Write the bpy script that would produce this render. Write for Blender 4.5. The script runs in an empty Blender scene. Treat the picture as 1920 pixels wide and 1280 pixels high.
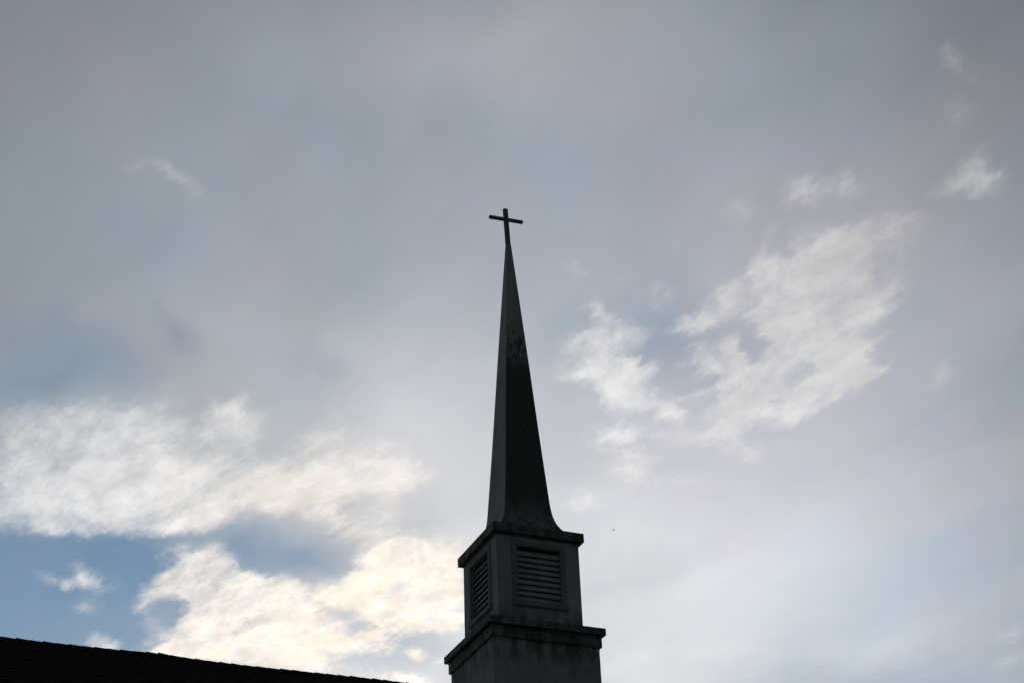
import bpy, bmesh, math, random
from mathutils import Vector, Matrix
random.seed(7)
C = bpy.context.scene
COL = C.collection
R = math.radians

# ------------------------------------------------------------------ camera
GROUND_TO_LEDGE = 11.6                    # height of the lower ledge of the steeple above the ground
cam_d = bpy.data.cameras.new('camera')
cam_d.lens, cam_d.sensor_width, cam_d.clip_end = 55.0, 36.0, 5000
cam = bpy.data.objects.new('camera', cam_d)
COL.objects.link(cam)
yaw, pitch, roll = 0.41356, 0.55089, -0.03856
F = Vector((math.sin(yaw)*math.cos(pitch), math.cos(yaw)*math.cos(pitch), math.sin(pitch)))
R0 = Vector((math.cos(yaw), -math.sin(yaw), 0)); U0 = R0.cross(F)
RX = R0*math.cos(roll) + U0*math.sin(roll); UX = -R0*math.sin(roll) + U0*math.cos(roll)
m = Matrix((RX, UX, -F)).transposed().to_4x4()
m.translation = Vector((-10.666, -24.310, GROUND_TO_LEDGE - 10.0036))
cam.matrix_world = m
C.camera = cam

# ------------------------------------------------------------------ sun and sky
SUN_EL, SUN_AZ = R(15.5), R(19.0)         # azimuth from +Y towards +X
SUN = Vector((math.sin(SUN_AZ)*math.cos(SUN_EL), math.cos(SUN_AZ)*math.cos(SUN_EL), math.sin(SUN_EL)))
sl = bpy.data.lights.new('sun', 'SUN')
sl.energy, sl.angle, sl.color = 2.0, R(0.5), (1.0, 0.90, 0.78)
so = bpy.data.objects.new('sun', sl); COL.objects.link(so)
so.rotation_euler = (-SUN).to_track_quat('-Z', 'Y').to_euler()
so.location = (0, 0, 40)
C.view_settings.view_transform = 'Standard'
C.view_settings.look = 'None'
C.view_settings.exposure = 0.0
C.view_settings.gamma = 1.0

# Cloud fields of a flat cloud layer one unit overhead: x, y of the middle, half length, half width, heading, density
CLOUDS = [
    (0.872, 1.245, 0.058, 0.0283, 51.4, 0.85), (0.926, 1.215, 0.0972, 0.063, 57.3, 0.85), (0.952, 1.289, 0.1162, 0.0736, 73.4, 0.95),
    (1.025, 1.246, 0.0564, 0.0397, 60.6, 0.6), (1.016, 1.313, 0.1008, 0.0625, 48.3, 0.8), (1.054, 1.3, 0.0379, 0.0291, 91.1, 0.41),
    (0.936, 1.33, 0.092, 0.0491, 58.3, 0.9), (0.996, 1.395, 0.0926, 0.0693, 156.7, 1), (1.076, 1.393, 0.0661, 0.0502, 33.1, 0.9),
    (1.076, 1.446, 0.0895, 0.0641, 92.9, 0.9), (0.992, 1.475, 0.0946, 0.0494, 78.9, 0.9), (1.071, 1.518, 0.0795, 0.0561, 87.6, 0.95),
    (1.007, 1.54, 0.0853, 0.052, 88.1, 0.85), (1.029, 1.606, 0.068, 0.0433, 100.4, 0.75), (1.068, 1.654, 0.0666, 0.0329, 61.9, 0.59),
    (0.958, 1.131, 0.0434, 0.0335, -168.2, 0.45), (0.991, 1.171, 0.059, 0.0348, 47.3, 0.33), (0.937, 1.169, 0.0524, 0.0406, 30.3, 0.4),
    (0.857, 1.323, 0.0806, 0.0335, 88.2, 0.95), (0.851, 1.333, 0.0285, 0.0177, 79.6, -0.3), (0.842, 1.385, 0.0407, 0.0302, 115.5, 0.85),
    (0.906, 1.432, 0.0657, 0.0469, 92.6, 1), (0.946, 1.464, 0.0579, 0.0322, -140.9, 0.95), (0.937, 1.515, 0.0457, 0.0227, 114.0, 0.45),
    (0.938, 1.409, 0.0557, 0.0225, 58.1, -0.85), (1.031, 1.429, 0.0287, 0.0262, 69.8, -0.55), (1.045, 1.519, 0.0254, 0.0194, 40.4, -0.45),
    (1.005, 1.317, 0.0496, 0.0291, 50.3, -0.3), (0.758, 1.447, 0.072, 0.0474, 129.2, 0.83), (0.725, 1.394, 0.0384, 0.0213, -130.2, 0.54),
    (0.792, 1.353, 0.0332, 0.0235, -150.2, 0.33), (0.763, 1.342, 0.0211, 0.0179, 42.2, 0.24), (0.783, 1.529, 0.0775, 0.0569, 167.6, 0.78),
    (0.839, 1.549, 0.0944, 0.0492, 64.7, 0.87), (0.792, 1.489, 0.0403, 0.0293, 167.9, 0.64), (0.897, 1.571, 0.0656, 0.0444, -147.3, 0.78),
    (0.935, 1.594, 0.0399, 0.032, 44.9, 0.5), (0.854, 1.494, 0.0373, 0.0217, 76.0, 0.5), (0.893, 1.668, 0.0724, 0.0664, 143.5, 0.75),
    (0.943, 1.738, 0.0538, 0.045, 105.7, 0.55), (1.001, 1.767, 0.0629, 0.0492, 175.7, 0.37), (0.987, 1.643, 0.0562, 0.0489, 106.2, 0.42),
    (0.926, 1.861, 0.0629, 0.0435, 99.4, 0.46), (0.831, 1.099, 0.0452, 0.0368, -163.4, 0.31), (0.872, 1.08, 0.0287, 0.0225, 29.3, 0.27),
    (0.783, 1.163, 0.042, 0.0173, 86.3, 0.18), (0.834, 1.176, 0.0423, 0.0171, -108.5, 0.2), (1.197, 1.376, 0.0656, 0.0306, 49.6, 0.36),
    (0.663, 1.32, 0.0211, 0.0138, 61.8, 0.22), (0.454, 2.291, 0.1296, 0.0855, 67.0, 1), (0.418, 2.386, 0.134, 0.0441, 95.7, 0.85),
    (0.508, 2.348, 0.1448, 0.0877, 59.4, 1), (0.503, 2.45, 0.1251, 0.0928, 82.7, 0.9), (0.443, 2.482, 0.0782, 0.0402, 80.2, -0.6),
    (0.432, 2.53, 0.0803, 0.029, -100.6, 0.32), (0.561, 2.364, 0.0893, 0.0456, 76.6, 0.8), (0.614, 2.358, 0.1221, 0.0627, 70.8, 0.95),
    (0.653, 2.45, 0.1448, 0.0835, -138.0, 0.95), (0.629, 2.554, 0.1374, 0.0955, -137.1, 0.95), (0.492, 2.611, 0.1856, 0.0603, 104.9, 0.85),
    (0.563, 2.652, 0.144, 0.088, 160.1, 0.9), (0.689, 2.627, 0.1516, 0.0861, -158.0, 0.95), (0.744, 2.531, 0.0918, 0.075, 40.3, 0.8),
    (0.807, 2.511, 0.08, 0.053, -139.2, 0.78), (0.698, 2.286, 0.0933, 0.054, 103.9, 0.78), (0.724, 2.16, 0.132, 0.0673, 80.9, 0.9),
    (0.787, 2.171, 0.1684, 0.0958, 69.4, 1), (0.836, 2.308, 0.1626, 0.1069, 84.9, 1), (0.756, 2.356, 0.0874, 0.0656, -168.2, 0.7),
    (0.834, 2.428, 0.0829, 0.0626, 133.8, 0.72), (0.903, 2.38, 0.0647, 0.0484, 65.9, 0.8), (0.729, 2.382, 0.0676, 0.0404, -158.5, -0.4),
    (0.698, 2.514, 0.0757, 0.0317, -152.8, -0.3), (0.781, 2.432, 0.0422, 0.0382, 164.1, -0.3), (0.593, 2.469, 0.0529, 0.0226, 106.2, -0.25),
    (0.903, 2.534, 0.0486, 0.0236, 69.7, 0.5), (0.836, 2.621, 0.0578, 0.0331, 71.7, 0.36), (0.959, 2.582, 0.0357, 0.0176, 68.9, 0.41),
    (0.918, 2.673, 0.0912, 0.057, -172.8, 0.6), (0.375, 2.654, 0.0761, 0.0454, 61.0, 0.7), (0.29, 2.365, 0.0701, 0.0309, 77.1, 0.63),
    (0.267, 2.404, 0.0383, 0.0202, 84.6, 0.41), (0.233, 2.395, 0.0478, 0.0254, 85.6, 0.28), (0.324, 2.396, 0.0634, 0.0374, 98.4, 0.34),
    (0.315, 2.477, 0.0578, 0.0416, 89.7, 0.23), (0.182, 2.134, 0.157, 0.1304, 124.5, 0.83), (0.296, 2.079, 0.161, 0.1353, 138.5, 0.83),
    (0.39, 2.013, 0.1544, 0.1374, 167.5, 0.83), (0.5, 1.95, 0.1502, 0.1192, 138.5, 0.78), (0.596, 1.901, 0.1275, 0.1047, 125.3, 0.7),
    (0.643, 1.877, 0.0657, 0.0549, 70.4, 0.41), (0.18, 2.002, 0.1691, 0.1335, 140.9, 0.57), (0.3, 1.922, 0.1329, 0.1164, 117.0, 0.5),
    (0.391, 1.829, 0.1267, 0.0617, 82.7, 0.58), (0.366, 1.766, 0.0771, 0.0384, 91.4, 0.5), (0.175, 1.868, 0.157, 0.0949, 154.7, 0.32),
    (0.264, 1.822, 0.1208, 0.0935, 147.9, 0.26), (0.507, 1.812, 0.0707, 0.0522, 76.3, 0.46), (0.566, 1.808, 0.077, 0.0715, 154.3, 0.41),
    (0.228, 2.209, 0.0712, 0.0434, 174.3, 0.63), (0.375, 2.142, 0.1152, 0.0522, 145.6, 0.68), (0.588, 2.033, 0.0735, 0.0469, -138.9, 0.63),
    (0.637, 2.091, 0.048, 0.0347, 160.6, 0.35), (0.658, 2.01, 0.1095, 0.0469, 71.6, 0.32), (0.306, 2.057, 0.1013, 0.0231, 115.5, -0.28),
    (0.188, 2.016, 0.0846, 0.0199, 116.9, -0.25), (0.415, 1.97, 0.0898, 0.0215, 114.7, -0.25), (0.359, 2.12, 0.0899, 0.0194, 114.7, -0.3),
    (0.993, 1.017, 0.0706, 0.0321, 44.0, 0.45), (0.983, 1.037, 0.0394, 0.037, 120.2, 0.37), (0.853, 0.872, 0.0317, 0.0237, -171.7, 0.23),
    (0.895, 0.882, 0.0426, 0.0151, -154.0, 0.21), (0.911, 0.934, 0.0433, 0.0209, 48.4, 0.23), (1.899, 2.123, 0.0854, 0.0475, 65.0, 0.29),
    (1.981, 2.236, 0.0933, 0.0524, 71.9, 0.29), (0.179, 1.3, 0.0317, 0.0194, -177.3, 0.25), (0.21, 1.313, 0.0364, 0.0147, -128.8, 0.25),
    (0.861, 1.085, 0.0557, 0.0432, -175.6, 0.22), (0.982, 1.322, 0.2589, 0.1094, 45.4, 0.25), (0.699, 2.305, 0.1185, 0.0755, 105.7, 0.5),
    (0.781, 2.414, 0.1028, 0.0744, -138.9, 0.4),
]
GAPS = [
    (0.237, 2.409, 0.4299, 0.4, 103.3, 0.95), (0.272, 2.641, 0.3717, 0.3159, 125.3, 0.6), (0.408, 2.254, 0.4621, 0.1881, 146.4, 0.28),
    (0.598, 2.235, 0.2419, 0.1665, -152.9, 0.36), (0.122, 1.759, 0.1926, 0.1501, 139.5, 0.35), (0.273, 1.6, 0.0819, 0.0466, 81.1, 0.22),
    (1.814, 2.516, 0.4238, 0.2778, 177.0, 0.25), (0.816, 2.522, 0.2168, 0.1835, 70.0, 0.35), (0.84, 1.438, 0.1785, 0.1524, 36.0, 0.28),
    (0.419, 1.655, 0.1189, 0.0792, 77.4, 0.15),
]
BRIGHTER = [
    (0.368, 1.618, 0.3167, 0.0785, 71.4, 0.15), (0.086, 1.191, 0.3044, 0.2447, 106.6, 0.08), (0.445, 0.987, 0.3109, 0.1814, 160.5, 0.42),
    (0.396, 1.052, 0.5139, 0.3361, 159.4, 0.17), (0.617, 1.734, 0.3349, 0.1598, 70.3, 0.3), (1.167, 1.576, 1.029, 0.6604, 47.3, 0.52),
    (1.726, 2.206, 1.1567, 0.8044, 34.9, 0.6), (1.455, 2.56, 0.5915, 0.4819, 33.9, 0.08), (0.96, 1.153, 0.4977, 0.3558, 38.8, 0.25),
    (1.153, 1.954, 0.4219, 0.2684, 168.6, 0.1),
]

w = bpy.data.worlds.new('World'); C.world = w; w.use_nodes = True
NT = w.node_tree
NT.nodes.clear()

class G:
    """small helper for writing node graphs as expressions"""
    def __init__(s, nt): s.nt = nt
    def new(s, t, **k):
        n = s.nt.nodes.new(t)
        for a, b in k.items(): setattr(n, a, b)
        return n
    def put(s, sock, v):
        if isinstance(v, bpy.types.NodeSocket): s.nt.links.new(v, sock)
        elif v is not None: sock.default_value = v
    def m(s, op, a, b=None, c=None, clamp=False):
        n = s.new('ShaderNodeMath', operation=op, use_clamp=clamp)
        for i, v in enumerate((a, b, c)): s.put(n.inputs[i], v)
        return n.outputs[0]
    def v(s, op, a, b=None, c=None):
        n = s.new('ShaderNodeVectorMath', operation=op)
        s.put(n.inputs[0], a)
        if op == 'SCALE': s.put(n.inputs['Scale'], b)
        else:
            s.put(n.inputs[1], b)
            if c is not None: s.put(n.inputs[2], c)
        return n.outputs['Value'] if op in ('DOT_PRODUCT', 'LENGTH') else n.outputs['Vector']
    def ramp(s, x, a, b, lo=0.0, hi=1.0, smooth=True):
        n = s.new('ShaderNodeMapRange', interpolation_type='SMOOTHSTEP' if smooth else 'LINEAR')
        for i, q in enumerate((x, a, b, lo, hi)): s.put(n.inputs[i], q)
        return n.outputs[0]
    def noise(s, vec, scale, detail=6, rough=0.55, dist=0.0, col=False, lac=2.0):
        n = s.new('ShaderNodeTexNoise', noise_dimensions='3D')
        s.put(n.inputs['Vector'], vec)
        for k, q in (('Scale', scale), ('Detail', detail), ('Roughness', rough), ('Distortion', dist), ('Lacunarity', lac)): s.put(n.inputs[k], q)
        return n.outputs['Color'] if col else n.outputs[0]
    def mix(s, f, a, b):
        n = s.new('ShaderNodeMix', data_type='RGBA')
        s.put(n.inputs[0], f); s.put(n.inputs[6], a); s.put(n.inputs[7], b)
        return n.outputs[2]
    def xyz(s, vec):
        n = s.new('ShaderNodeSeparateXYZ'); s.put(n.inputs[0], vec); return n.outputs
    def comb(s, x, y, z=0.0):
        n = s.new('ShaderNodeCombineXYZ')
        for i, q in enumerate((x, y, z)): s.put(n.inputs[i], q)
        return n.outputs[0]
    def blob(s, vec, b, acc):
        x, y, a, c, ang, amp = b
        n = s.new('ShaderNodeMapping', vector_type='TEXTURE')
        s.put(n.inputs['Vector'], vec)
        n.inputs['Location'].default_value = (x, y, 0)
        n.inputs['Rotation'].default_value = (0, 0, R(ang))
        n.inputs['Scale'].default_value = (a, c, 1)
        g = s.new('ShaderNodeTexGradient', gradient_type='SPHERICAL')
        s.put(g.inputs[0], n.outputs[0])
        return s.m('MULTIPLY_ADD', g.outputs[1], amp * 1.6, acc)

g = G(NT)
dirn = g.new('ShaderNodeTexCoord').outputs['Generated']
dx, dy, dz = g.xyz(dirn)
zc = g.m('MAXIMUM', dz, 0.06)
P = g.comb(g.m('DIVIDE', dx, zc), g.m('DIVIDE', dy, zc), 0.0)      # where the view ray meets the cloud layer
def affine(M, off=0.0):
    return g.comb(g.v('DOT_PRODUCT', P, (M[0][0], M[0][1], 0)), g.v('DOT_PRODUCT', P, (M[1][0], M[1][1], 0)), off)
Q1, Q2, QS = affine([[4.551, -2.283], [7.339, 3.282]], 3.1), affine([[8.084, -8.216], [8.868, 2.659]], 7.7), affine([[7.814, -8.257], [12.331, 2.838]], 1.3)

theta = g.m('MULTIPLY', g.m('ARCCOSINE', g.m('MINIMUM', g.v('DOT_PRODUCT', dirn, tuple(SUN)), 1.0)), 180/math.pi)
fall = lambda k: g.m('EXPONENT', g.m('MULTIPLY', theta, -1.0/k))

sky = g.new('ShaderNodeTexSky', sky_type='NISHITA')
sky.sun_disc = False
sky.sun_elevation, sky.sun_rotation = SUN_EL, SUN_AZ
sky.altitude, sky.air_density, sky.dust_density, sky.ozone_density = 100, 1.0, 0.1, 3.0
STR = 0.06
SKY_GAIN = 1.2
blue = g.v('MULTIPLY', sky.outputs[0], (1.06*SKY_GAIN, 1.08*SKY_GAIN, 1.0*SKY_GAIN))

w2 = g.v('SUBTRACT', g.noise(Q2, 0.45, 4, 0.55, col=True), (0.5, 0.5, 0.5))
# --- thin grey veil of high cloud, brighter towards the sun
acc = 0.0
warpS = g.v('MULTIPLY_ADD', g.v('SUBTRACT', g.noise(QS, 0.5, 3, 0.5, col=True), (0.5, 0.5, 0.5)), (0.25, 0.25, 0), P)
for b in GAPS: acc = g.blob(warpS, b, acc)
gaps = g.m('MINIMUM', acc, 1.0)
acc = 0.0
for b in BRIGHTER: acc = g.blob(warpS, b, acc)
bright = acc
soft = g.noise(QS, 0.28, 4, 0.5)
soft2 = g.noise(affine([[7.814, -8.257], [12.331, 2.838]], 9.3), 0.17, 3, 0.5)
veil_a = g.m('SUBTRACT', g.ramp(soft2, 0.1, 0.55, 0.72, 0.97), g.m('MULTIPLY', gaps, 0.84), clamp=True)
lum = g.m('ADD', g.m('MULTIPLY', fall(20.0), 0.90), 0.043)
lum_smooth = lum
ripple = g.noise(g.v('MULTIPLY_ADD', w2, (0.8, 0.8, 0.3), Q1), 0.55, 9, 0.60)
lum = g.m('MULTIPLY', lum, g.ramp(ripple, 0.25, 0.75, 0.945, 1.055, smooth=False))
lum = g.m('MULTIPLY', lum, g.m('ADD', g.ramp(soft, 0.25, 0.75, 0.95, 1.07, smooth=False), g.m('MULTIPLY', bright, 0.5)))
veil_far = g.mix(g.ramp(g.m('ADD', g.m('MULTIPLY', bright, g.ramp(dz, 0.35, 0.45, 0.05, 0.38)), g.noise(QS, 0.45, 3, 0.5)), 0.42, 0.95), (0.87, 1.0, 1.14, 1), (0.975, 0.972, 1.085, 1))
veil_col = g.mix(g.ramp(theta, 6, 24), (1.0, 0.99, 0.99, 1), veil_far)
veil = g.v('SCALE', veil_col, g.m('MULTIPLY', lum, 1.0/STR))
base = g.mix(veil_a, blue, veil)

# --- bright broken clouds under it
w1 = g.v('SUBTRACT', g.noise(Q1, 1.6, 7, 0.66, col=True), (0.5, 0.5, 0.5))
Pw = g.v('MULTIPLY_ADD', w1, (0.085, 0.13, 0), P)
acc = 0.0
for b in CLOUDS: acc = g.blob(Pw, b, acc)
field = g.m('MINIMUM', acc, 1.10)
qw = g.v('MULTIPLY_ADD', w2, (0.9, 0.9, 0.4), Q1)
fib = g.noise(qw, 1.25, 9, 0.64)
puff = g.noise(g.v('MULTIPLY_ADD', w1, (0.5, 0.5, 0.3), Q2), 1.2, 9, 0.62)
fine = g.noise(g.v('MULTIPLY_ADD', w1, (0.35, 0.35, 0.3), Q1), 4.2, 7, 0.70)
fine2 = g.noise(g.v('MULTIPLY_ADD', w1, (0.3, 0.3, 0.3), Q2), 4.0, 7, 0.70)
east = g.ramp(g.m('DIVIDE', dx, zc), 0.55, 0.85)
mixf = lambda a, b: g.m('ADD', a, g.m('MULTIPLY', east, g.m('SUBTRACT', b, a)))
tex = g.m('ADD', g.m('ADD', g.m('MULTIPLY', fib, mixf(0.44, 0.14)), g.m('MULTIPLY', puff, mixf(0.26, 0.50))), g.m('MULTIPLY', mixf(fine, fine2), mixf(0.34, 0.40)))
dens = g.m('MULTIPLY_ADD', g.m('SUBTRACT', tex, 0.5), g.m('MINIMUM', g.m('MULTIPLY_ADD', field, 9.0, 0.3), 4.6), field)
ca = g.m('MULTIPLY', g.ramp(dens, -0.06, 1.80), g.ramp(theta, 7, 15, 0.96, 0.86))
thick = g.ramp(g.noise(Q2, 0.55, 5, 0.55), 0.42, 0.66, 1.03, 0.91)
shade = g.m('MULTIPLY', g.ramp(g.noise(qw, 2.3, 8, 0.66), 0.3, 0.7, 0.86, 1.12, smooth=False), thick)
clum = g.m('MULTIPLY', g.m('ADD', g.m('ADD', g.m('MULTIPLY', fall(38.0), 1.24), g.m('MULTIPLY', fall(6.5), 0.22)), 0.03), shade)
ccol = g.mix(g.ramp(theta, 5, 17), (1.115, 0.965, 0.80, 1), (1.005, 0.99, 0.98, 1))
irid = g.noise(g.v('MULTIPLY_ADD', w1, (1.2, 1.2, 0.4), Q2), 1.9, 4, 0.55)       # pink and mint fringes where thin cloud passes close to the sun
near = g.ramp(theta, 5.0, 11.5, 1.0, 0.0)
ccol = g.mix(g.m('MULTIPLY', near, g.ramp(irid, 0.52, 0.64)), ccol, (1.06, 0.90, 0.85, 1))
ccol = g.mix(g.m('MULTIPLY', near, g.ramp(irid, 0.44, 0.32)), ccol, (0.94, 0.985, 0.97, 1))
cloud = g.v('SCALE', ccol, g.m('MULTIPLY', clum, 1.0/STR))
final = g.mix(ca, base, cloud)
below = g.ramp(dz, 0.03, 0.16)                # towards the horizon everything melts into an even haze
final = g.mix(below, g.v('SCALE', veil_col, g.m('MULTIPLY', lum_smooth, 0.8/STR)), final)
final = g.mix(g.ramp(dz, -0.03, 0.0), (0.25, 0.27, 0.28, 1), final)
bg = g.new('ShaderNodeBackground'); g.put(bg.inputs[0], final); bg.inputs[1].default_value = STR
out = g.new('ShaderNodeOutputWorld'); NT.links.new(bg.outputs[0], out.inputs[0])
w.cycles.sampling_method = 'MANUAL'; w.cycles.sample_map_resolution = 512

# ------------------------------------------------------------------ helpers
def link(name, bm, mat, parent=None, smooth=False):
    me = bpy.data.meshes.new(name)
    bmesh.ops.recalc_face_normals(bm, faces=bm.faces)
    bm.to_mesh(me); bm.free()
    me.materials.append(mat)
    if smooth:
        for p in me.polygons: p.use_smooth = True
    o = bpy.data.objects.new(name, me); COL.objects.link(o)
    if parent is not None: o.parent = parent
    return o
def thing(name, label, cat, loc=(0, 0, 0)):
    o = bpy.data.objects.new(name, None); COL.objects.link(o)
    o.location = loc; o['label'] = label; o['category'] = cat
    o.empty_display_size = 0.5
    return o
def box(bm, x0, x1, y0, y1, z0, z1):
    vs = [bm.verts.new((x, y, z)) for z in (z0, z1) for x, y in ((x0, y0), (x1, y0), (x1, y1), (x0, y1))]
    fs = [(0,3,2,1),(4,5,6,7),(0,1,5,4),(1,2,6,5),(2,3,7,6),(3,0,4,7)]
    return [bm.faces.new([vs[i] for i in f]) for f in fs], vs
def square_rings(bm, prof, cap_bottom=True, cap_top=True, jitter=0.0):
    """prof = list of (half width, z) from the bottom up"""
    rings = []
    for s, z in prof:
        rings.append([bm.verts.new((x*s, y*s, z)) for x, y in ((-1,-1),(1,-1),(1,1),(-1,1))])
    for a, b in zip(rings, rings[1:]):
        for i in range(4):
            j = (i+1) % 4
            bm.faces.new((a[i], a[j], b[j], b[i]))
    if cap_bottom: bm.faces.new(rings[0][::-1])
    if cap_top: bm.faces.new(rings[-1])
    return rings
def bevel(bm, w, seg=2, ang=25):
    es = [e for e in bm.edges if len(e.link_faces) == 2 and e.calc_face_angle(0) > R(ang)]
    bmesh.ops.bevel(bm, geom=es, offset=w, segments=seg, affect='EDGES', profile=0.5, clamp_overlap=True)

# ------------------------------------------------------------------ materials
def material(name, rough=0.7, spec=0.3):
    mt = bpy.data.materials.new(name); mt.use_nodes = True
    nt = mt.node_tree; b = nt.nodes['Principled BSDF']
    b.inputs['Roughness'].default_value = rough
    b.inputs['Specular IOR Level'].default_value = spec
    return mt, G(nt), b
def painted(name, base=(0.46, 0.47, 0.48), grime=None, amount=0.5, spots=0.5):
    """old white paint gone grey, with black mildew spots, runs and lichen; grime(g, x, y, z, n) adds a mask of its own"""
    mt, h, b = material(name, 0.62, 0.25)
    co = h.new('ShaderNodeTexCoord').outputs['Object']
    x, y, z = h.xyz(co)
    tone = h.ramp(h.noise(co, 1.7, 5, 0.6), 0.3, 0.7, 0.82, 1.05)
    run = h.noise(h.v('MULTIPLY', co, (9.0, 9.0, 0.55)), 1.0, 5, 0.6)
    col = h.v('SCALE', base, h.m('MULTIPLY', tone, h.ramp(run, 0.35, 0.7, 1.03, 0.86)))
    big = h.noise(co, 2.3, 4, 0.6)
    sp = h.noise(co, 17.0, 3, 0.5)
    spot = h.m('MULTIPLY', h.ramp(sp, 0.66, 0.72), h.ramp(big, 0.42, 0.62, 0.0, spots))
    col = h.mix(spot, col, (0.035, 0.036, 0.034, 1))
    if grime is not None:
        gm = grime(h, x, y, z, co)
        mott = h.noise(co, 11.0, 5, 0.65)
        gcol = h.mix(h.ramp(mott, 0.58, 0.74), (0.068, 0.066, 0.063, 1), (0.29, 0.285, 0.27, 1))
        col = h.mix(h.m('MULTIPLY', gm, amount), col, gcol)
    h.put(b.inputs['Base Color'], col)
    bp = h.new('ShaderNodeBump'); bp.inputs['Strength'].default_value = 0.25; bp.inputs['Distance'].default_value = 0.01
    h.put(bp.inputs['Height'], h.noise(co, 30.0, 5, 0.6)); h.put(b.inputs['Normal'], bp.outputs[0])
    return mt

# geometry of the steeple, z measured from the top of the lower ledge
BASE_Z = -1.75
def L(z): return z - BASE_Z                # local height above the foot of the steeple

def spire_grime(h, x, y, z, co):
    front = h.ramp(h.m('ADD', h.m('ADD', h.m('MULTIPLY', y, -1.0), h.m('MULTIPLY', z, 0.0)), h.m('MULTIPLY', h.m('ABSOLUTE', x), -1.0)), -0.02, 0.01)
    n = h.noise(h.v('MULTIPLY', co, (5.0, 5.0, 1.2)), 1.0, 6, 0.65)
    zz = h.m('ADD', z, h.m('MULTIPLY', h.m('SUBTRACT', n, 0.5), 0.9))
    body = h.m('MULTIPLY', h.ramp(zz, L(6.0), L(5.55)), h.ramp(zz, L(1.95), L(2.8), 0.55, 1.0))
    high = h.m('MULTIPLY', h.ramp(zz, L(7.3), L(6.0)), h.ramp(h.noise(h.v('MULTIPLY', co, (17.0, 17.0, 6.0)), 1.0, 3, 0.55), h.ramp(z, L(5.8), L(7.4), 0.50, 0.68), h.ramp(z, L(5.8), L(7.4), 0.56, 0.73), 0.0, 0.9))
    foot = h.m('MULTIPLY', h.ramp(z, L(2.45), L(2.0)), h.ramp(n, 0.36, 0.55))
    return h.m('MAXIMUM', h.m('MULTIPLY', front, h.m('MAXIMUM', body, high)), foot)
def band_grime(lo, hi, peak):
    def f(h, x, y, z, co):
        n = h.noise(h.v('MULTIPLY', co, (1.0, 1.0, 0.38)), 6.5, 6, 0.68)
        return h.m('MULTIPLY', h.ramp(z, lo, hi), h.ramp(n, 0.52 - peak*0.2, 0.60))
    return f
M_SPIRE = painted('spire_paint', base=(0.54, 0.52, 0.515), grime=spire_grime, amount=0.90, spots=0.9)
M_BOX = painted('belfry_paint', base=(0.58, 0.585, 0.59), grime=band_grime(L(0.55), L(0.05), 1.0), amount=0.75, spots=0.5)
M_SHAFT = painted('shaft_paint', base=(0.52, 0.52, 0.53), grime=band_grime(L(-1.1), L(-0.35), 0.6), amount=0.8, spots=1.0)
M_LEDGE = painted('ledge_paint', base=(0.36, 0.37, 0.36), grime=band_grime(L(-0.5), L(-0.3), 0.9), amount=0.85, spots=0.9)
M_CROWN = painted('crown_paint', base=(0.30, 0.31, 0.30), grime=band_grime(L(1.5), L(1.75), 0.9), amount=0.85, spots=0.8)
M_LOUVER = painted('louver_paint', base=(0.50, 0.54, 0.60), spots=0.3)
M_CASING = painted('casing_paint', base=(0.36, 0.365, 0.37), spots=0.8)
M_CROSS = painted('cross_paint', base=(0.27, 0.26, 0.25), spots=0.4)
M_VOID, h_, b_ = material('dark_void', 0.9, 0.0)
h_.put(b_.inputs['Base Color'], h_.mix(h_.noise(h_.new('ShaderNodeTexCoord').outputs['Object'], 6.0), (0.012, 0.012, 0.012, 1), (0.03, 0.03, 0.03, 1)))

M_SHINGLE, h_, b_ = material('asphalt_shingle', 0.95, 0.04)
co_ = h_.new('ShaderNodeTexCoord').outputs['Object']
vor = h_.new('ShaderNodeTexBrick'); vor.offset = 0.5
sx, sy, sz = h_.xyz(co_)
h_.put(vor.inputs['Vector'], h_.comb(sx, h_.m('MULTIPLY', sz, 1.74), 0))
vor.inputs['Scale'].default_value = 1.0; vor.inputs['Brick Width'].default_value = 0.32; vor.inputs['Row Height'].default_value = 0.145
vor.inputs['Mortar Size'].default_value = 0.006
vor.inputs['Color1'].default_value = (0.020, 0.019, 0.019, 1); vor.inputs['Color2'].default_value = (0.036, 0.034, 0.033, 1); vor.inputs['Mortar'].default_value = (0.012, 0.012, 0.012, 1)
gr = h_.noise(co_, 60.0, 3, 0.7)
h_.put(b_.inputs['Base Color'], h_.v('SCALE', vor.outputs[0], h_.ramp(gr, 0.3, 0.7, 0.7, 1.2)))
bp_ = h_.new('ShaderNodeBump'); bp_.inputs['Strength'].default_value = 0.5; bp_.inputs['Distance'].default_value = 0.01
h_.put(bp_.inputs['Height'], gr); h_.put(b_.inputs['Normal'], bp_.outputs[0])

M_WALL = painted('wall_paint', base=(0.6, 0.6, 0.58), spots=0.2)
M_GROUND, h_, b_ = material('lawn', 0.95, 0.1)
co_ = h_.new('ShaderNodeTexCoord').outputs['Object']
h_.put(b_.inputs['Base Color'], h_.mix(h_.noise(co_, 0.6, 8, 0.7), (0.022, 0.035, 0.012, 1), (0.055, 0.070, 0.025, 1)))

# ------------------------------------------------------------------ ground
bm = bmesh.new()
bmesh.ops.create_grid(bm, x_segments=8, y_segments=8, size=2500)
o = link('ground', bm, M_GROUND); o['kind'] = 'structure'

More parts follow.
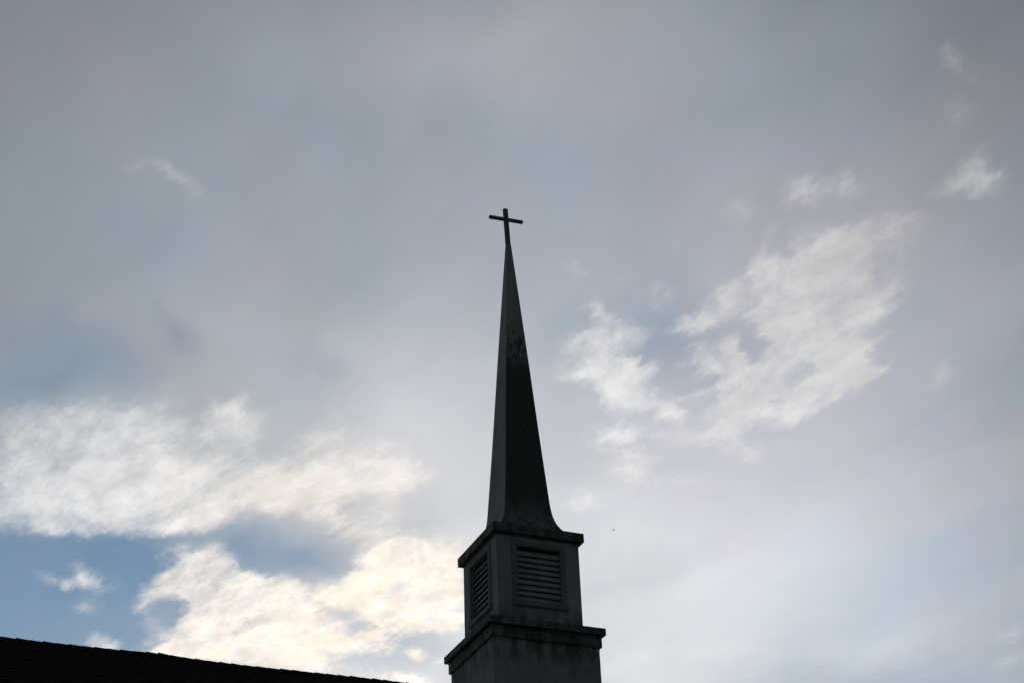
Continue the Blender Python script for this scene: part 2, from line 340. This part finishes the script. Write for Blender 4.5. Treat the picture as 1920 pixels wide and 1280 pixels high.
# ------------------------------------------------------------------ church building
RIDGE_Z = GROUND_TO_LEDGE - 0.955
PITCH = R(35); HALF = 6.6
X0, X1 = -26.0, 3.2
church = thing('church_building', 'church building with a long dark shingled roof, its ridge running below the steeple', 'church', (0, 0, 0))
def ridge_dz(x):                            # the ridge has settled a little and humps over one truss
    return -0.0085*(x + 5.5) + 0.020*math.exp(-((x + 6.45)/0.28)**2) - 0.012*math.exp(-((x + 5.2)/0.9)**2) + 0.006*math.sin(x*1.7)
bm = bmesh.new()
course = 0.145
nrow = int((HALF/math.cos(PITCH) + 0.35)/course)
xs = [X0 + (X1 - X0)*i/96 for i in range(97)]
for side in (-1, 1):
    for r in range(nrow):
        a0, a1 = r*course, (r+1)*course
        rows = []
        for x in xs:
            dzr = ridge_dz(x)*max(0.0, 1 - a0/3.0)
            j = 0.0025*random.uniform(-1, 1)
            n = Vector((0, side*math.sin(PITCH), math.cos(PITCH)))
            dn = Vector((0, side*math.cos(PITCH), -math.sin(PITCH)))
            top = Vector((x, 0, RIDGE_Z + dzr)) + dn*max(0.0, a0 - 0.03)
            bot = Vector((x, 0, RIDGE_Z + dzr)) + dn*(a1 + j) + n*0.010
            und = Vector((x, 0, RIDGE_Z + dzr)) + dn*(a1 + j)
            rows.append([bm.verts.new(v) for v in (top, bot, und)])
        for a, b in zip(rows, rows[1:]):
            bm.faces.new((a[0], b[0], b[1], a[1])); bm.faces.new((a[1], b[1], b[2], a[2]))
roof = link('roof', bm, M_SHINGLE, church)
def ridge_run(xa, xb):                      # ridge caps, each lapping over the next
    bm = bmesh.new()
    x = xa
    while x < xb - 0.05:
        lift0, lift1 = 0.010 + random.uniform(-0.003, 0.003), 0.026 + random.uniform(-0.004, 0.006)
        vs = []
        for xx, lf in ((x, lift1), (min(x + 0.30, xb), lift0)):
            d = ridge_dz(xx)
            for a in (-0.16, -0.03, 0.0, 0.03, 0.16):
                t = abs(a); drop = (t - 0.03)*math.tan(PITCH) + 0.010 if t > 0.03 else (0.010*(t/0.03)**2)
                vs.append(bm.verts.new((xx, a*math.cos(PITCH), RIDGE_Z + d + lf - drop + 0.008)))
        for i in range(4): bm.faces.new((vs[i], vs[i+1], vs[i+6], vs[i+5]))
        low = [bm.verts.new(v.co + Vector((0, 0, -0.012))) for v in vs[:5]]
        for i in range(4): bm.faces.new((vs[i+1], vs[i], low[i], low[i+1]))
        x += 0.20 + random.uniform(-0.01, 0.01)
    link('ridge_cap', bm, M_SHINGLE, roof)
ridge_run(X0, -0.99); ridge_run(0.99, X1)
EAVE_Z = RIDGE_Z - HALF*math.tan(PITCH)
bm = bmesh.new()
WY = HALF - 0.45
gz = RIDGE_Z - 0.06
pts = [(-WY, 0), (WY, 0), (WY, gz - WY*math.tan(PITCH)), (0, gz), (-WY, gz - WY*math.tan(PITCH))]
a = [bm.verts.new((X0 + 0.4, y, z)) for y, z in pts]; b = [bm.verts.new((X1 - 0.4, y, z)) for y, z in pts]
bm.faces.new(a); bm.faces.new(b[::-1])
for i in range(5):
    if i in (2, 3): continue
    j = (i+1) % 5
    bm.faces.new((a[i], a[j], b[j], b[i]))
link('wall', bm, M_WALL, church)
for s in (-1, 1):
    bm = bmesh.new()
    box(bm, X0, X1, min(s*(HALF+0.22), s*(HALF+0.25)), max(s*(HALF+0.22), s*(HALF+0.25)), EAVE_Z - 0.40, EAVE_Z - 0.18)
    link('eave_fascia', bm, M_WALL, church)

# ------------------------------------------------------------------ steeple
st = thing('steeple', 'tall weathered white steeple with louvered belfry, pointed spire and cross on the roof ridge', 'steeple', (0, 0, GROUND_TO_LEDGE + BASE_Z))
W1, W2, W3, WB, WU = 1.0, 1.0378, 1.0997, 0.8041, 0.8875
H2, H3, ZU0, ZU1 = 0.1244, 0.3346, 1.7006, 1.8685

bm = bmesh.new()
square_rings(bm, [(W1, 0.0), (W1, L(-0.9)), (W1, L(-H3))])
bevel(bm, 0.012); link('shaft', bm, M_SHAFT, st)
bm = bmesh.new()
square_rings(bm, [(W2, L(-H3)), (W2, L(-H2)), (W3, L(-H2)), (W3, L(0)), (WB - 0.05, L(0.05))])
bevel(bm, 0.006); link('ledge', bm, M_LEDGE, st)

# belfry walls with an opening in each side
OX, OZ0, OZ1 = 0.435, 0.46, 1.505
bm = bmesh.new()
for k in range(4):
    rot = Matrix.Rotation(k*math.pi/2, 4, 'Z')
    def q(pts): bm.faces.new([bm.verts.new(rot @ Vector(p)) for p in pts])
    D = 0.11
    z0, z1 = L(0.02), L(ZU0)
    o0, o1 = L(OZ0), L(OZ1)
    q([(-WB, -WB, z0), (-OX, -WB, z0), (-OX, -WB, z1), (-WB, -WB, z1)])
    q([(OX, -WB, z0), (WB, -WB, z0), (WB, -WB, z1), (OX, -WB, z1)])
    q([(-OX, -WB, z0), (OX, -WB, z0), (OX, -WB, o0), (-OX, -WB, o0)])
    q([(-OX, -WB, o1), (OX, -WB, o1), (OX, -WB, z1), (-OX, -WB, z1)])
    for (xa, za), (xb, zb) in (((-OX, o0), (OX, o0)), ((OX, o0), (OX, o1)), ((OX, o1), (-OX, o1)), ((-OX, o1), (-OX, o0))):
        q([(xa, -WB, za), (xb, -WB, zb), (xb, -WB + D, zb), (xa, -WB + D, za)])
bmesh.ops.remove_doubles(bm, verts=bm.verts, dist=1e-4)
link('belfry', bm, M_BOX, st)

def louver(k):
    rot = Matrix.Rotation(k*math.pi/2, 4, 'Z')
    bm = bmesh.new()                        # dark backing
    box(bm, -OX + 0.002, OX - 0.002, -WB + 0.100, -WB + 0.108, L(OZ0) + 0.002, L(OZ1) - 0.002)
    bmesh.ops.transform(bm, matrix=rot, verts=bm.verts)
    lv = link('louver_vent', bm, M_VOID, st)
    bm = bmesh.new()                        # casing round the opening, proud of the wall
    t, p = 0.085, 0.022
    y0, y1 = -WB - p, -WB - 0.001
    box(bm, -OX - t, -OX + 0.012, y0, y1, L(OZ0), L(OZ1) + t)
    box(bm, OX - 0.012, OX + t, y0, y1, L(OZ0), L(OZ1) + t)
    box(bm, -OX + 0.0125, OX - 0.0125, y0, y1, L(OZ1) - 0.012, L(OZ1) + t)
    bevel(bm, 0.004, 1)
    bmesh.ops.transform(bm, matrix=rot, verts=bm.verts)
    link('casing', bm, M_CASING, lv)
    bm = bmesh.new()                        # sill
    box(bm, -OX - t - 0.012, OX + t + 0.012, -WB - 0.045, -WB - 0.001, L(OZ0) - 0.095, L(OZ0) - 0.001)
    bevel(bm, 0.006, 1)
    bmesh.ops.transform(bm, matrix=rot, verts=bm.verts)
    link('sill', bm, M_CASING, lv)
    bm = bmesh.new()                        # tilted blades
    nb = 9; pit = 0.1075
    for i in range(nb):
        zc_ = L(OZ0) + 0.01 + pit*i
        prof = [(-WB + 0.030, zc_), (-WB + 0.026, zc_ + 0.014), (-WB + 0.076, zc_ + pit*0.97 + 0.010), (-WB + 0.082, zc_ + pit*0.97)]
        ja, jb = random.uniform(-0.006, 0.006), random.uniform(-0.006, 0.006)
        l_ = [bm.verts.new((-OX + 0.004, y, z + ja)) for y, z in prof]; r_ = [bm.verts.new((OX - 0.004, y, z + jb)) for y, z in prof]
        bm.faces.new(l_); bm.faces.new(r_[::-1])
        for a_ in range(4):
            c_ = (a_+1) % 4
            bm.faces.new((l_[a_], l_[c_], r_[c_], r_[a_]))
    bmesh.ops.transform(bm, matrix=rot, verts=bm.verts)
    link('blades', bm, M_LOUVER, lv)
for k in range(4): louver(k)

bm = bmesh.new()
square_rings(bm, [(WB + 0.002, L(ZU0 - 0.03)), (WB + 0.03, L(ZU0)), (WU, L(ZU0)), (WU, L(ZU1)), (0.70, L(1.905))])
bevel(bm, 0.006); link('crown', bm, M_CROWN, st)

prof = [(0.72, 1.898), (0.66, 1.945), (0.615, 2.005), (0.575, 2.07), (0.535, 2.15), (0.505, 2.24), (0.480, 2.34), (0.460, 2.47), (0.446, 2.62), (0.4269, 2.895),
        (0.385, 3.50), (0.3417, 4.141), (0.292, 4.93), (0.2436, 5.688), (0.18, 6.65), (0.11, 7.70), (0.0471, 8.636)]
bm = bmesh.new()
square_rings(bm, [(s, L(z)) for s, z in prof])
bmesh.ops.subdivide_edges(bm, edges=[e for e in bm.edges if abs(e.verts[0].co.z - e.verts[1].co.z) < 1e-5], cuts=3, use_grid_fill=True)
es = [e for e in bm.edges if len(e.link_faces) == 2 and abs(abs(e.verts[0].co.x) - abs(e.verts[0].co.y)) < 1e-5 and abs(abs(e.verts[1].co.x) - abs(e.verts[1].co.y)) < 1e-5 and abs(e.verts[0].co.z - e.verts[1].co.z) > 1e-4]
bmesh.ops.bevel(bm, geom=es, offset=0.008, segments=2, affect='EDGES', profile=0.5, clamp_overlap=True)
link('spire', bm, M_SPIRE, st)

# cross, slightly askew
bm = bmesh.new()
box(bm, -0.045, 0.045, -0.034, 0.034, -0.02, 0.935)
bevel(bm, 0.005, 2)
bmesh.ops.transform(bm, matrix=Matrix.Translation((-0.006, -0.010, L(8.61))) @ Matrix.Rotation(R(-2.1), 4, 'Y'), verts=bm.verts)
cross = link('cross', bm, M_CROSS, st)
bm = bmesh.new()
for xa, xb in ((-0.376, -0.0455), (0.0455, 0.376)): box(bm, xa, xb, -0.029, 0.029, -0.030, 0.030)
bevel(bm, 0.004, 2)
bmesh.ops.transform(bm, matrix=Matrix.Translation((-0.031, -0.010, L(9.283))) @ Matrix.Rotation(R(-3.2), 4, 'Y'), verts=bm.verts)
link('arm', bm, M_CROSS, cross)

# ------------------------------------------------------------------ bird
M_BIRD, h_, b_ = material('bird_feathers', 0.8, 0.2)
h_.put(b_.inputs['Base Color'], h_.mix(h_.noise(h_.new('ShaderNodeTexCoord').outputs['Object'], 25.0), (0.03, 0.028, 0.026, 1), (0.07, 0.065, 0.06, 1)))
bm = bmesh.new()
secs = [(-0.085, 0.004, 0.002), (-0.05, 0.012, 0.009), (-0.01, 0.022, 0.020), (0.03, 0.021, 0.020), (0.05, 0.013, 0.013), (0.068, 0.014, 0.014), (0.082, 0.006, 0.006), (0.096, 0.001, 0.001)]
rings = []
for yy, rx, rz in secs:
    rings.append([bm.verts.new((rx*math.cos(t*math.pi/4), yy, rz*math.sin(t*math.pi/4) + (0.004 if yy > 0.045 else 0))) for t in range(8)])
for a, b in zip(rings, rings[1:]):
    for i in range(8): bm.faces.new((a[i], a[(i+1) % 8], b[(i+1) % 8], b[i]))
bm.faces.new(rings[0][::-1]); bm.faces.new(rings[-1])
for s in (-1, 1):                           # half-raised wings and a short tail
    pl = [((0.015*s, 0.035, 0.012), (0.015*s, -0.02, 0.012)), ((0.065*s, 0.05, 0.035), (0.06*s, -0.015, 0.033)), ((0.125*s, 0.025, 0.050), (0.115*s, -0.015, 0.048)), ((0.165*s, -0.02, 0.052), (0.16*s, -0.03, 0.052))]
    up = [[bm.verts.new(p) for p in pr] for pr in pl]; lo = [[bm.verts.new((p[0], p[1], p[2] - 0.004)) for p in pr] for pr in pl]
    for i in range(3):
        bm.faces.new((up[i][0], up[i+1][0], up[i+1][1], up[i][1])); bm.faces.new((lo[i][0], lo[i][1], lo[i+1][1], lo[i+1][0]))
        bm.faces.new((up[i][0], lo[i][0], lo[i+1][0], up[i+1][0])); bm.faces.new((up[i][1], up[i+1][1], lo[i+1][1], lo[i][1]))
    bm.faces.new((up[3][0], lo[3][0], lo[3][1], up[3][1]))
box(bm, -0.018, 0.018, -0.125, -0.075, -0.002, 0.002)
bird = link('bird', bm, M_BIRD, smooth=True)
bird['label'] = 'tiny dark bird flying in the pale sky to the right of the spire foot'
bird['category'] = 'bird'
bird.scale = (0.75, 0.75, 0.75)
bird.location = (24.99, 44.32, 36.86)
bird.rotation_euler = (R(8), R(-12), R(-70))
